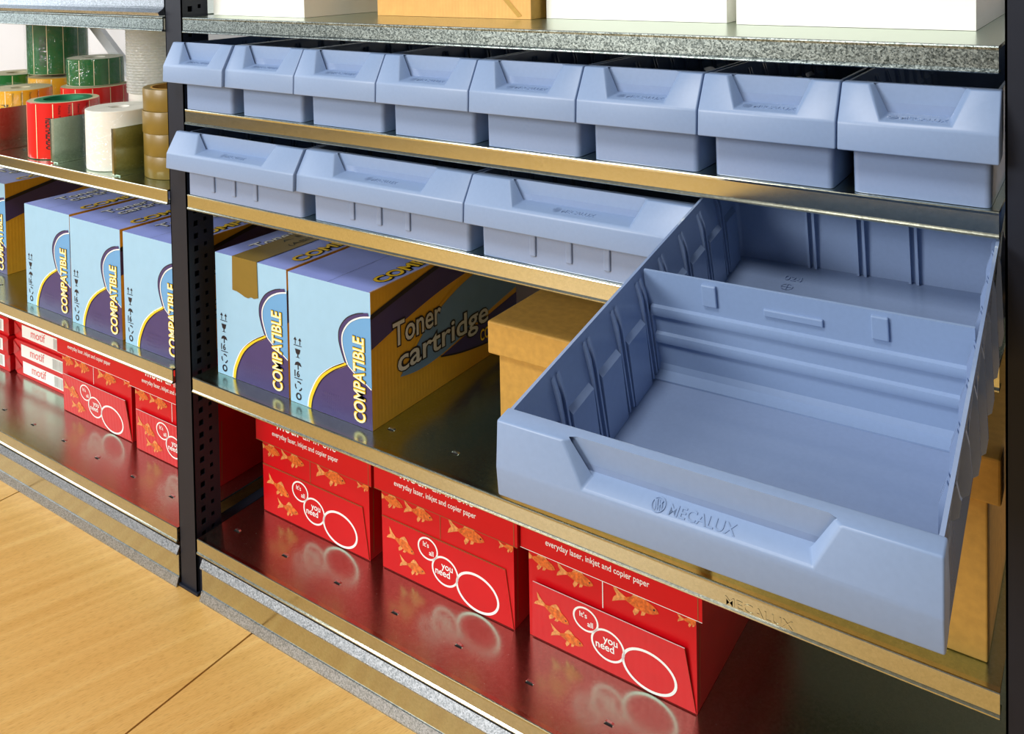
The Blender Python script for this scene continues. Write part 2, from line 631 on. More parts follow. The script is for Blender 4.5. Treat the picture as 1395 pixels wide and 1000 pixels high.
# diagonal braces behind the left bay
def brace(xa, za, xb, zb, y, label):
    L = math.hypot(xb - xa, zb - za)
    b = MB()
    b.extr([(-.001, -.013), (.001, -.013), (.001, .011), (.012, .011), (.012, .013), (-.001, .013)], 0, L, 'x', 'brace')
    o = b.build('diagonal_brace')
    o.location = (xa, y, za)
    o.rotation_euler = (0, -math.atan2(zb - za, xb - xa), 0)
    return tag(o, label, 'brace')
brace(-1.02, .768, -.62, .465, DEPTH + .02, 'white diagonal brace behind the label rolls in front of the wall')

# ------------------------------------------------------------------ plastic bins
BH, BD = .0885, .400
def rr(x0, x1, y0, y1, r, z, n=4):
    out = []
    for cx, cy, a0 in ((x1 - r, y0 + r, -PI / 2), (x1 - r, y1 - r, 0), (x0 + r, y1 - r, PI / 2), (x0 + r, y0 + r, PI)):
        for i in range(n + 1):
            t = a0 + PI / 2 * i / n
            out.append((cx + r * math.cos(t), cy + r * math.sin(t), z))
    return out

def make_bin(w, label, recess, wide, group, fins=False, front_ribs=False, marks=False, H=BH, prof=(.0200, .0590, .0372), foot=0, lin=None, cb=.0095, bk=.0022):
    t = thing('storage_bin', label, 'storage bin', (0, 0, 0), group)
    ins = .0075                                     # body narrower than the head at its foot
    zm = .054
    def xin(z, side=0):                             # outer wall inset at height z
        a0, a1, a2 = ins, ins - .0012, .0016
        if side == 0 and lin:
            a0 = a1 = a2 = lin
        return a0 + (a1 - a0) * z / zm if z < zm else a1 + (a2 - a1) * (z - zm) / (H - zm)
    b = MB()
    fm = foot * max(0, 1 - zm / .046)
    def loop(z, e, r, yf, yb):
        return rr(xin(z) + e, w - xin(z, 1) - e, yf + e, yb - e, r, z if e == 0 else max(z, .0035))
    L_ = [loop(0, 0, .005, foot, BD - .004), loop(zm, 0, .0055, fm, BD - .002), loop(H, 0, .006, bk + .0016, BD),
          loop(H, .0022, .0045, bk + .0016, BD), loop(zm, .0024, .004, fm, BD - .002), loop(.0035, .0024, .004, foot, BD - .004)]
    n = len(L_[0])
    V = [p for q in L_ for p in q]
    F = [tuple(reversed(range(n))), tuple(range(5 * n, 6 * n))]
    if marks:                                       # the long floor is slightly domed
        F.pop()
        nx, ny = 14, 24
        G = []
        for jy in range(ny + 1):
            for ix in range(nx + 1):
                sx_, sy_ = ix / nx, jy / ny
                G.append((ins + .002 + sx_ * (w - 2 * ins - .004), foot + .002 + sy_ * (BD - foot - .008), .0034 + .0026 * math.sin(PI * sx_) * max(0, math.sin(PI * min(1, sy_ / .43)))))
        b.geo(G, [(jy * (nx + 1) + ix, jy * (nx + 1) + ix + 1, (jy + 1) * (nx + 1) + ix + 1, (jy + 1) * (nx + 1) + ix) for jy in range(ny) for ix in range(nx)], 'tray')
    for i in range(n):
        j = (i + 1) % n
        for q in range(5):
            F.append((q * n + i, q * n + j, (q + 1) * n + j, (q + 1) * n + i))
    b.geo(V, F, 'tray')
    us = [.055 + .0425 * i for i in range(8)]
    for side in (0, 1):
        def X(x):
            return x if side == 0 else w - x
        def wallx(z):
            return xin(z, side) + .0024
        for u in us:
            for du in (-.0042, .0022):
                za, zb = .006, H - .009
                p = .0046
                V = [(X(wallx(za) - .001), u + du, za), (X(wallx(za) + p * .7), u + du, za), (X(wallx(zb) + p), u + du, zb - .008), (X(wallx(zb) + .0006), u + du + .001, zb + .004), (X(wallx(zb) - .001), u + du, zb)]
                k = [(x, y + .0021, z) for x, y, z in V]
                nn = len(V)
                b.geo(V + k, [tuple(range(nn)), tuple(reversed(range(nn, 2 * nn)))] + [(i, (i + 1) % nn, (i + 1) % nn + nn, i + nn) for i in range(nn)], 'tray')
        # thickened lower panels between the clips
        for ua, ub in zip([max(.016, foot + .006)] + us, us + [BD - .008]):
            ua, ub = ua + .0065, ub - .0065
            z1, z2 = .0036, .056
            V = [(X(wallx(z1)), ua, z1), (X(wallx(z1) + .0030), ua, z1), (X(wallx(z2) + .0034), ua, z2 - .003), (X(wallx(z2) - .0004), ua, z2 + .001)]
            k = [(x, ub, z) for x, y, z in V]
            b.geo(V + k, [(0, 1, 2, 3), (7, 6, 5, 4)] + [(i, (i + 1) % 4, (i + 1) % 4 + 4, i + 4) for i in range(4)], 'tray')
    if wide:                                        # paired ridges on the inside of the back wall
        for q in (.33, .51, .69):
            for dx in (-.0042, .0020):
                b.box(w * q + dx, w * q + dx + .0022, BD - .0105, BD - .004, .004, H - .004, 'tray')
    tr = b.build('tray', t, smooth=True)
    if marks:
        Fm = Frame((0, 0, .0042), (1, 0, 0), (0, 1, 0))
        mb_ = MB()
        mb_.text(Fm, '024', .060, .362, .011, .0001, 'tray', extrude=.02)
        mb_.ellipse(Fm, .066, .350, .005, .005, .0003, 'tray', width=.0008)
        mb_.stroke(Fm, [(.066, .3455), (.066, .3545)], .0008, .0003, 'tray')
        mb_.stroke(Fm, [(.0615, .350), (.0705, .350)], .0008, .0003, 'tray')
        mb_.build('moulded_mark', tr)
    if front_ribs:
        for q in (.29, .46, .63):
            b = MB()
            x = w * q
            b.box(x - .0036, x + .0036, -.0022, .001, .009, .046, 'tray')
            b.build('front_rib', tr, bevel=.0014)
    if fins:
        for side in (0, 1):
            for u in us:
                b = MB()
                X = (lambda x: x) if side == 0 else (lambda x: w - x)
                zf = max(0, .056 - (u - .050) * .45)
                pts = [(X(.0018), H - .006), (X(.0004), H - .014), (X(-.0004), .020 + zf), (X(.0012), .010 + zf), (X(.0045), .007 + zf), (X(ins + .001), .009 + zf)]
                b.extr(pts, u - .0012, u + .0012, 'y', 'tray')
                b.build('side_fin', t)
    # ---- head: the overhanging front with its hand recess
    b = MB()
    ov, zb_, hb = prof
    zt = H + .0005
    def su(z):                                      # sloped upper face
        return -ov + (z - zb_) * ((ov - .0035) / (zt - zb_))
    A = lambda x: (x, -ov - .0012, hb)
    B_ = lambda x: (x, -ov, zb_)
    C_ = lambda x: (x, su(zt), zt)
    ra, rb = recess
    zr = zb_ + .0035
    dz = .004
    def lerp(p, q, t):
        return tuple(p[k] + (q[k] - p[k]) * t for k in range(3))
    def half(sg):                                   # the recess corner points of one side
        X = (lambda x: x) if sg > 0 else (lambda x: w - x)
        R, T = (X(rb), su(zr), zr), (X(ra), su(zt), zt)
        I, J = (X(rb + .0035), bk, zr + dz), (X(ra + .007), bk, zt)
        us_ = bk - .0029
        Ra, Ta = lerp(R, I, (us_ - R[1]) / (bk - R[1])), lerp(T, J, (us_ - T[1]) / (bk - T[1]))
        sh = lambda p: (p[0] - sg * .0140, p[1], p[2])
        return dict(R=R, T=T, I=I, J=J, Ra=Ra, Ta=Ta, Rb=sh(Ra), Tb=sh(Ta), Ib=sh(I), Jb=sh(J))
    l, r = half(1), half(-1)
    zi, ui = zr + dz, bk
    D0, D1 = (0, cb, zt), (w, cb, zt)
    G0, G1 = (0, cb, zb_), (w, cb, zb_)
    E0, E1 = (0, .0015, hb + .002), (w, .0015, hb + .002)
    x0, x1 = 0, w
    fc = lambda *p: b.face(p, 'plastic')
    fc(A(x0), A(x1), B_(x1), B_(x0))
    fc(B_(x0), B_(x1), r['R'], l['R'])
    fc(B_(x0), l['R'], l['T'], C_(x0))
    fc(r['R'], B_(x1), C_(x1), r['T'])
    fc(l['R'], r['R'], r['Ra'], r['I'], l['I'], l['Ra'])
    fc(l['I'], r['I'], r['J'], l['J'])
    for h_ in (l, r):
        fc(h_['R'], h_['Ra'], h_['Ta'], h_['T'])
        fc(h_['Ra'], h_['Rb'], h_['Tb'], h_['Ta'])
        fc(h_['Rb'], h_['Ib'], h_['Jb'], h_['Tb'])
        fc(h_['Ib'], h_['I'], h_['J'], h_['Jb'])
        fc(h_['Ra'], h_['I'], h_['Ib'], h_['Rb'])
    fc(C_(x0), l['T'], l['Ta'], l['J'], D0)
    fc(r['T'], C_(x1), D1, r['J'], r['Ta'])
    fc(l['J'], r['J'], D1, D0)
    fc(D0, D1, G1, G0)
    fc(G0, G1, E1, E0)
    fc(E0, E1, A(x1), A(x0))
    fc(A(x0), B_(x0), C_(x0), D0, G0, E0)
    fc(A(x1), E1, G1, D1, C_(x1), B_(x1))
    keep = [h_[q] for h_ in (l, r) for q in ('Ra', 'Ta', 'Rb', 'Tb', 'I', 'J', 'Ib', 'Jb')]
    hd = b.build('front_cowl', t, weld=True, bevel=.0013, seg=3, smooth=True, angle=8, keep=keep)
    # raised maker's mark on the ledge of the recess
    b = MB()
    ey = Vector((0, ui - su(zr), zi - zr))
    Fl = Frame((w / 2, (su(zr) + ui) / 2 - .0042, (zr + zi) / 2 - .0042 * ey.z / ey.y), (1, 0, 0), ey)
    k = min(1.0, (w - 2 * rb - .008) / .046)
    b.text(Fl, 'MECALUX', -.0125 * k, .0004, .0088 * k, .0001, 'plastic', bold=.012, extrude=.035, fit=.036 * k)
    b.ellipse(Fl, -.0185 * k, .0036, .0036 * k, .0042, .0006, 'plastic', width=.0006)
    for dx in (-.0018, -.0006, .0006, .0018):
        b.stroke(Fl, [((-.0185 + dx) * k - .0008, .0066), ((-.0185 + dx) * k + .0008, .0006)], .0006, .0007, 'plastic')
    b.stroke(Fl, [(-.0205 * k, .0062), (-.0185 * k, .0014), (-.0165 * k, .0062)], .0006, .0008, 'plastic')
    b.build('embossed_logo', hd)
    return t

ords = ['first', 'second', 'third', 'fourth', 'fifth', 'sixth', 'seventh', 'eighth']
seam1 = [-.0185, .1035, .2285, .3580, .4850, .6105, .7310, .8475, .9620]
for i in range(8):
    x0, x1 = seam1[i] + .0006, seam1[i + 1] - .0006
    q = 'small blue-grey storage bin, %s from the left in the upper row' % ords[i]
    if i == 0:
        q = 'small blue-grey storage bin at the left end of the upper row, overlapping the dark upright'
    if i == 7:
        q = 'small blue-grey storage bin at the right end of the upper row'
    t = make_bin(x1 - x0, q, (.0205, .0315), False, 'small bins in the upper row', lin=.0195 if i == 0 else None, cb=.0024 if i == 0 else .0095, bk=.0003 if i == 0 else .0022)
    t.location = (x0, .0010 if i == 0 else .0045, Z1 + .0004)
seam2 = [-.0165, .2285, .4760, .7225]
q2 = ['wide blue-grey bin at the left end of the lower row, overlapping the dark upright',
      'wide blue-grey bin in the middle of the three closed lower-row bins',
      'wide blue-grey bin in the lower row, half hidden by the pulled-out drawer']
for i in range(3):
    x0, x1 = seam2[i] + .0006, seam2[i + 1] - .0006
    t = make_bin(x1 - x0, q2[i], (.046, .058), True, 'wide bins in the lower row', front_ribs=True, H=.0835, prof=(.0200, .0572, .0368), lin=.0175 if i == 0 else None, cb=.0024 if i == 0 else .0095, bk=.0003 if i == 0 else .0022)
    t.location = (x0, .0010 if i == 0 else .0045, Z2 + .0004)

# the drawer pulled out and hanging off the shelf
TH, DYAW, DROLL = .1655, .0185, -.0112
DW, DH = .2385, .0888
DM = Matrix.Translation((.7293, -.3012, .5207)) @ Matrix.Rotation(DYAW, 4, 'Z') @ Matrix.Rotation(TH, 4, 'X') @ Matrix.Rotation(DROLL, 4, 'Y')
dr = make_bin(DW, 'large blue-grey drawer pulled far out and tipped down over the shelf edge', (.044, .057), True, 'wide bins in the lower row', fins=True, marks=True, H=DH, prof=(.0103, .0631, .0454), foot=.036)
dr.matrix_world = DM
# loose divider standing across the drawer
b = MB()
DU = .193
dw0, dw1 = .0062, DW - .0062
b.box(dw0, dw1, 0, .0022, .0055, DH - .001, 'plastic')
b.extr([(0, .0037), (-.011, .0037), (-.011, .0050), (-.002, .0075), (0, .012)], dw0 + .003, dw1 - .003, 'x', 'plastic')
dv = b.build('bin_divider')
tag(dv, 'blue-grey plastic divider standing across the pulled-out drawer', 'bin divider')
dv.matrix_world = DM @ Matrix.Translation((0, DU, 0))
for z in (.056, .034):
    b = MB()
    prof = [(0.0005, z - .005), (-.0026, z - .0035), (-.0036, z), (-.0026, z + .0035), (0.0005, z + .005)]
    b.extr(prof, dw0 + .004, dw1 - .004, 'x', 'plastic')
    b.build('stiffening_bead', dv, smooth=True)
for x in (.058, .176):
    b = MB()
    b.box(x - .0055, x + .0055, -.0026, .0005, .068, .085, 'plastic')
    b.build('locating_tab', dv, bevel=.0009)
b = MB()
b.box(.098, .139, -.0022, .0005, .0690, .0745, 'plastic')
b.build('label_clip', dv, bevel=.0008)

# ------------------------------------------------------------------ toner boxes
TW, THH, TD = .140, .1655, .308
def toner_box(tape=False, toptext=True):
    b = MB()
    b.box(0, TW, 0, TD, 0, THH, 'lightblue', {'r': 'gold', 'l': 'gold', 't': 'periwinkle', 'k': 'lightblue', 'b': 'gold'})
    e = .00035
    # --- front
    F = Frame((0, 0, 0), (1, 0, 0), (0, 0, 1), TW, THH)
    hump = spline([(.27, 0), (.30, .10), (.40, .24), (.55, .345), (.73, .425)])
    upper = spline([(.73, .425), (.69, .50), (.665, .58), (.68, .66), (.76, .745), (.88, .80), (1.0, .825)])
    b.poly(F, hump + [(.80, .385), (.90, .345), (1.0, .30), (1.0, 0)], e, 'purple')
    b.poly(F, upper + [(1.0, .30), (.90, .345), (.80, .385)], e, 'blue')
    b.stroke(F, [(x - .022, y + .004) for x, y in hump], .0050, e * 2, 'yellow')
    b.stroke(F, [(x - .046, y + .008) for x, y in hump], .0016, e * 2, 'white')
    b.stroke(F, [(x - .002, y + .001) for x, y in hump], .0012, e * 2.4, 'navy')
    b.stroke(F, upper, .0018, e * 2.2, 'white')
    b.stroke(F, [(x - .022, y + .014) for x, y in upper], .0045, e * 2, 'purple')
    b.stroke(F, [(x - .040, y + .022) for x, y in upper[:-3]], .0014, e * 2.1, 'navy')
    b.stroke(F, [(.73, .425), (.80, .385), (.90, .345), (1.0, .30)], .0013, e * 2.4, 'white')
    for bold, m, off in ((.060, 'navy', 3), (.042, 'yellow', 4), (.008, 'cream', 5)):
        b.text(F, 'COMPATIBLE', .925, .035, .0255, e * off, m, bold=bold, rot=PI / 2, fit=.102 + bold * .03)
    for r in range(4):
        for c in range(9):
            b.stroke(F, [(.40 + c * .026 + r * .004, .05 + r * .035), (.40 + c * .026 + r * .004, .05 + r * .035 + .018)], .0006, e * 2, 'fade')
    # handling marks
    cx = .105
    for dx in (-.03, .03):
        b.stroke(F, [(cx + dx, .455), (cx + dx, .49)], .0012, e, 'navy')
        b.poly(F, [(cx + dx - .020, .487), (cx + dx + .020, .487), (cx + dx, .51)], e, 'navy')
    b.stroke(F, [(cx - .05, .447), (cx + .05, .447)], .001, e, 'navy')
    b.poly(F, [(cx - .035, .42), (cx + .035, .42), (cx + .022, .385), (cx + .006, .378), (cx + .006, .36), (cx + .03, .353), (cx - .03, .353), (cx - .006, .36), (cx - .006, .378), (cx - .022, .385)], e, 'navy')
    b.poly(F, [(cx - .045, .29), (cx - .03, .315), (cx, .325), (cx + .03, .315), (cx + .045, .29), (cx + .006, .297), (cx + .006, .262), (cx - .006, .262), (cx - .006, .297)], e, 'navy')
    b.text(F, '16', cx - .048, .205, .0115, e, 'navy', bold=.02)
    b.stroke(F, [(cx - .05, .192), (cx + .05, .192)], .0010, e, 'navy')
    for k in range(3):
        a0 = PI / 2 + k * 2 * PI / 3
        pts = [(cx + .042 * math.cos(a0 + t), .135 + .034 * math.sin(a0 + t)) for t in (-.85, -.3, .3)]
        b.stroke(F, pts, .0018, e, 'navy')
    b.ellipse(F, cx, .055, .036, .029, e, 'navy')
    b.ellipse(F, cx + .006, .058, .018, .016, e * 2, 'lightblue')
    # --- top
    T = Frame((0, 0, THH), (0, 1, 0), (-1, 0, 0), 1, 1)        # reads front to back
    if toptext:
        for bold, m, off in ((.055, 'navy', 1), (.010, 'white', 2)):
            b.text(T, 'Toner', .040, -.040, .030, e * off, m, bold=bold, fit=.075 + bold * .05)
            b.text(T, 'cartridge', .048, -.064, .030, e * off, m, bold=bold, fit=.120 + bold * .05)
    for bold, m, off in ((.075, 'navy', 1), (.025, 'yellow', 2)):
        b.text(T, 'COMPATIBLE', .030, -.131, .028, e * off, m, bold=bold, fit=.188 + bold * .05)
    b.stroke(T, [(.0, -.1392), (TD, -.1392)], .0012, e, 'gold')
    b.stroke(T, [(.0, -.0700), (TD, -.0700)], .0004, e, 'navy')
    # --- long right side
    R = Frame((TW, 0, 0), (0, 1, 0), (0, 0, 1), 1, 1)
    band = spline([(0, .136), (.05, .146), (.11, .157), (.165, .1655)])
    b.poly(R, band + [(.30, .1655), (TD, .1655), (TD, .150)] + list(reversed(spline([(0, .097), (.06, .112), (.13, .126), (.21, .135), (TD, .142)]))), e, 'purple')
    b.stroke(R, band, .006, e * 2, 'navy')
    oval = [(.045 + .0, .046)] 
    b.ellipse(R, .205, .078, .145, .047, e * 1.5, 'steelblue', n=40, rot=.10) if False else None
    b.poly(R, spline([(.050, .045), (.075, .066), (.11, .093), (.17, .118), (.24, .131), (TD, .137)]) + list(reversed(spline([(.050, .045), (.085, .040), (.13, .042), (.19, .053), (.25, .066), (TD, .076)]))), e * 1.5, 'steelblue')
    b.stroke(R, spline([(.075, .070), (.11, .097), (.17, .122), (.24, .135), (TD, .141)]), .004, e * 2, 'gold')
    b.poly(R, spline([(.130, .040), (.17, .030), (.22, .022), (.27, .018), (TD, .016)]) + [(TD, .066)] + list(reversed(spline([(.130, .040), (.19, .050), (.25, .060), (TD, .068)]))), e * 1.8, 'purple')
    b.stroke(R, spline([(.130, .040), (.17, .030), (.22, .022), (.27, .018), (TD, .016)]), .0022, e * 2, 'navy')
    for bold, m, off, dx in ((.060, 'navy', 3, -.001), (.012, 'greyprint', 4, 0)):
        b.text(R, 'Toner', .037 + dx, .086, .042, e * off, m, bold=bold, fit=.093 + bold * .06)
        b.text(R, 'cartridge', .045 + dx, .052, .040, e * off, m, bold=bold, fit=.190 + bold * .06)
    for bold, m, off in ((.07, 'navy', 3), (.020, 'yellow', 4)):
        b.text(R, 'COMPATIBLE', .216, .028, .022, e * off, m, bold=bold, fit=.086)
    o = b.build('toner_box')
    if tape:
        c = MB()
        x0, x1 = .036, .085
        y = -.0009
        c.face([(x0, -.0004, THH + .0008), (x1, -.0004, THH + .0008), (x1 - .002, TD * .8, THH + .0008), (x0 - .002, TD * .8, THH + .0008)], 'tape')
        torn = [(x1 + .001, THH - .0465), (.078, THH - .0490), (.072, THH - .0480), (.066, THH - .0505), (.060, THH - .0500), (.052, THH - .0475), (.044, THH - .0455), (x0 - .001, THH - .0450)]
        c.face([(x0, y, THH + .0008), (x0 - .001, y, THH - .0450)] + [(a, y, z) for a, z in reversed(torn[:-1])] + [(x1, y, THH + .0008)], 'tape')
        c.face([(x0, y, THH + .0008), (x1, y, THH + .0008), (x1, -.0004, THH + .00081), (x0, -.0004, THH + .00081)], 'tape')
        T2 = Frame((0, 0, THH), (0, 1, 0), (-1, 0, 0), 1, 1)
        c.text(T2, 'A. ESTREN', .075, -.053, .012, .0011, 'pen', fit=.095)
        c.text(T2, '(ABIERTO', .068, -.074, .013, .0011, 'pen', fit=.090)
        c.build('packing_tape', o)
    return o
GT = 'blue and yellow toner boxes'
proto = toner_box(toptext=False)
lbp = toner_box()
proto.location = (.1635, .0265, Z3 + .0003)
tag(proto, 'blue toner box with its printed yellow side in full view, beside empty shelf', 'toner box', GT)
tb = toner_box(tape=True)
tb.location = (.0180, .0285, Z3 + .0003)
tag(tb, 'blue toner box sealed with torn brown tape over its front edge', 'toner box', GT)
for (x, y), q in zip([(-.4665, .024), (-.3225, .019), (-.1795, .018), (-.764, .074)],
                     ['blue toner box in the left bay, furthest left of the three side by side',
                      'blue toner box in the left bay, middle of the three side by side',
                      'blue toner box in the left bay, cut off by the dark upright',
                      'blue toner box standing apart at the left edge of the photo']):
    c = lbp if x == -.4665 else copy_tree(lbp)
    c.scale = (.955, 1, 1)
    c.location = (x, y, Z3 + .0003)
    tag(c, q, 'toner box', GT)

# ------------------------------------------------------------------ red paper boxes
RW, RH, RD = .204, .187, .300
def fish(b, F, cx, cy, L, off, rot=0, clip=None):
    """a goldfish swimming right, centred at (cx,cy), L long (frame real units)"""
    c, s = math.cos(rot), math.sin(rot)
    def P(x, y):
        x, y = x * L, y * L * .80
        px, py = cx + x * c - y * s, cy + x * s + y * c
        if clip:
            px = min(max(px, clip[0]), clip[1])
        return (px, py)
    body = [(.50, -.02), (.46, .05), (.36, .12), (.20, .17), (.02, .15), (-.14, .07), (-.22, .02), (-.22, -.03), (-.12, -.08), (.05, -.14), (.22, -.14), (.38, -.10)]
    tail = [(-.20, .03), (-.34, .10), (-.50, .24), (-.45, .08), (-.40, .0), (-.47, -.10), (-.50, -.22), (-.36, -.13), (-.20, -.04)]
    dors = [(.24, .16), (.14, .27), (.06, .31), (-.02, .22), (-.08, .10)]
    pel = [(.10, -.13), (.06, -.24), (-.01, -.33), (-.05, -.24), (.0, -.12)]
    pec = [(.24, -.10), (.20, -.22), (.12, -.26), (.14, -.14)]
    for pts, m, k in ((tail, 'fishfin', 0), (dors, 'fishfin', 0), (pel, 'fishfin', 0), (pec, 'fishfin', 0), (spline(body + [body[0]], 3)[:-1], 'fish', .0001)):
        b.poly(F, [P(x, y) for x, y in pts], off + k, m)
    if not clip:
        ex, ey = P(.40, .02)
        b.ellipse(F, ex, ey, L * .022, L * .022, off + .0002, 'navy', n=8)

def paper_box(popped=False):
    """root empty, carton (with tear panel) and lid; front at y=0, left at x=0"""
    t = bpy.data.objects.new('paper_box', None)
    COL.objects.link(t)
    e = .0003
    b = MB()
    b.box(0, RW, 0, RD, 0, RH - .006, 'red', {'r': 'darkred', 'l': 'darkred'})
    F = Frame((0, 0, 0), (1, 0, 0), (0, 0, 1))
    fish(b, F, .014, .0915, .044, e, -.1, (.0003, 1))
    fish(b, F, .061, .0905, .047, e, -.03)
    fish(b, F, .135, .0905, .055, e, -.02)
    fish(b, F, .196, .0955, .026, e, .1, (0, RW - .0004))
    b.stroke(F, [(.096, .069), (.096, .1010)], .0011 if popped else .0008, e * 1.6, 'white' if popped else 'edge')
    # ridged corrugation and a dark fold line on the side
    b.stroke(Frame((RW, 0, 0), (0, 1, 0), (0, 0, 1)), [(.006, .008), (.010, .170)], .0012, e, 'edge')
    body = b.build('carton', t)
    # tear-off front panel
    b = MB()
    z0, z1 = .0012, .0680
    xl, xr, xt = (.004 if popped else .0012), RW - .001, RW * .945
    d0 = -.0012
    tilt = -.0052 if popped else -.0014
    V = [(xl, d0, z0), (xr, d0, z0), (xt, tilt, z1), (xl + (.004 if popped else 0), tilt, z1)]
    Vb = [(x, -.0002 if z < .01 else tilt + .0012, z) for x, y, z in V]
    b.geo(V, [(0, 1, 2, 3)], 'redcor' if popped else 'red')
    b.geo(V + Vb, [(1, 5, 6, 2), (0, 3, 7, 4)], 'edge')
    b.geo(V + Vb, [(3, 2, 6, 7)], 'white' if popped else 'edge')
    ang = math.atan2(tilt - d0, z1 - z0)
    P = Frame((0, d0, 0), (1, 0, 0), (0, math.sin(ang), math.cos(ang)))
    if not popped:
        x = xl
        while x < xt:
            b.stroke(P, [(x, .0676), (x + .0022, .0676)], .0010, e, 'edge')
            x += .0040
    fish(b, P, .033, .0430, .046, e, -.30)
    fish(b, P, .051, .0190, .042, e, -.03)
    b.ellipse(P, .0765, .0510, .0150, .0130, e, 'white', width=.0022, n=32)
    b.ellipse(P, .1030, .0320, .0195, .0170, e, 'white', width=.0024, n=36)
    b.ellipse(P, .1515, .0240, .0305, .0215, e, 'white', width=.0030, n=44, rot=-.08)
    b.text(P, "It's", .0690, .0525, .0088, e, 'white', bold=.012)
    b.text(P, 'all', .0785, .0440, .0088, e, 'white', bold=.012)
    b.text(P, 'you', .0975, .0345, .0120, e, 'white', bold=.014)
    b.text(P, 'need', .0880, .0255, .0120, e, 'white', bold=.014)
    b.build('tear_panel', body)
    b = MB()
    lx, ly = .0083, .0045
    zl = .1020
    b.box(-lx, RW + lx, -ly, .0008 - ly, zl, RH, 'red')
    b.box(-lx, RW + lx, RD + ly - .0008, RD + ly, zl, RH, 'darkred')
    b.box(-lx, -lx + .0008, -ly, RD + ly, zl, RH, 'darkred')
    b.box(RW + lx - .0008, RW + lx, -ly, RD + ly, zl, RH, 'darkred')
    b.box(-lx, RW + lx, -ly, RD + ly, RH - .001, RH, 'red')
    F = Frame((0, -ly, 0), (1, 0, 0), (0, 0, 1))
    b.stroke(F, [(RW + lx - .0045, zl), (RW + lx - .0045, RH)], .0008, e, 'edge')
    b.stroke(F, [(-lx, zl + .0004), (RW + lx, zl + .0004)], .0007, e, 'white' if popped else 'edge')
    b.text(F, 'everyday laser, inkjet and copier paper', .026, .1165, .0098, e, 'white', bold=.008, fit=.128)
    b.text(F, 'motif', .036, .1290, .0260, e, 'white', bold=.010, fit=.046)
    b.text(F, 'all-in-one', .088, .1290, .0210, e, 'white', fit=.062)
    b.build('lid', t)
    return t
GP = 'red paper boxes with goldfish'
pb = paper_box()
pb2 = paper_box(True)
spots = [(pb, (.0265, .0940), 'red goldfish paper box beside the dark upright, under the toner boxes'),
         (None, (.2510, .0955), 'red goldfish paper box in the middle of the three in the right bay'),
         (pb2, (.4728, .1000), 'red goldfish paper box with its ridged front panel popped out, under the drawer'),
         (None, (-.5010, .0990), 'red goldfish paper box in the left bay beside the wrapped reams'),
         (None, (-.2770, .0930), 'red goldfish paper box in the left bay, cut off by the dark upright')]
for src, (x, y), q in spots:
    c = src or copy_tree(pb2 if x < -.1 else pb)
    c.location = (x, y, Z4 + .0003)
    tag(c, q, 'paper box', GP)

# wrapped reams on the left bay's lowest shelf
def ream():
    b = MB()
    w, d, h = .210, .297, .0345
    x0 = .0
    # wrapper with softly tucked ends
    prof = [(.002, .003), (.006, 0), (w - .006, 0), (w - .002, .003), (w, h / 2), (w - .002, h - .003), (w - .006, h), (.006, h), (.002, h - .003), (0, h / 2)]
    b.extr(prof, 0, d, 'y', 'red')
    o = b.build('paper_ream')
    b = MB()
    F = Frame((0, 0, 0), (1, 0, 0), (0, 0, 1))
    b.poly(F, [(.028, .006), (.188, .006), (.188, .029), (.028, .029)], .0004, 'white')
    b.text(F, 'motif', .060, .012, .022, .0007, 'rollred', fit=.050, bold=.008)
    x = .138
    while x < .180:
        wd_ = random.choice([.0008, .0014, .002])
        b.poly(F, [(x, .008), (x + wd_, .008), (x + wd_, .027), (x, .027)], .0007, 'greyprint')
        x += wd_ + random.choice([.001, .0016])
    b.build('end_label', o)
    b = MB()
    b.face([F(.001, .004, .0009), F(.026, .018, .0016), F(.001, .031, .0009)], 'darkred')
    b.build('folded_end', o)
    b = MB()
    b.face([F(w - .001, .004, .0009), F(w - .020, .018, .0016), F(w - .001, .031, .0009)], 'darkred')
    b.build('folded_end', o)
    return o
GR = 'wrapped reams of paper'
rp = ream()
k = 0
lay = ['lowest', 'middle', 'topmost']
for col, (x, y, nm) in enumerate([(-.7205, .128, 'in the ream stack touching the red box'), (-.937, .122, 'in the ream stack at the far left edge')]):
    for r in range(3):
        c = rp if k == 0 else copy_tree(rp)
        k += 1
        c.location = (x + (.003 if r == 1 else 0), y - .004 * (r == 1), Z4 + .0003 + r * .0348)
        tag(c, '%s red-wrapped ream %s' % (lay[r], nm), 'paper ream', GR)

# ------------------------------------------------------------------ brown lidded boxes
def lidded(w, d, h, label):
    t = thing('lidded_box', label, 'cardboard box', (0, 0, 0), 'brown lidded boxes')
    b = MB()
    b.box(0, w, 0, d, 0, h - .004, 'card')
    b.build('carton', t, bevel=.0015)
    b = MB()
    g = .010
    b.box(-g, w + g, -.008, d + .008, h - .037, h, 'card')
    b.build('lid', t, bevel=.002)
    return t
t = lidded(.236, .300, .150, 'brown lidded cardboard box standing left of the pulled-out drawer')
t.location = (.4560, .072, Z3 + .0003)
t = lidded(.226, .300, .168, 'brown lidded cardboard box under the right side of the pulled-out drawer')
t.location = (.7230, .026, Z3 + .0003)

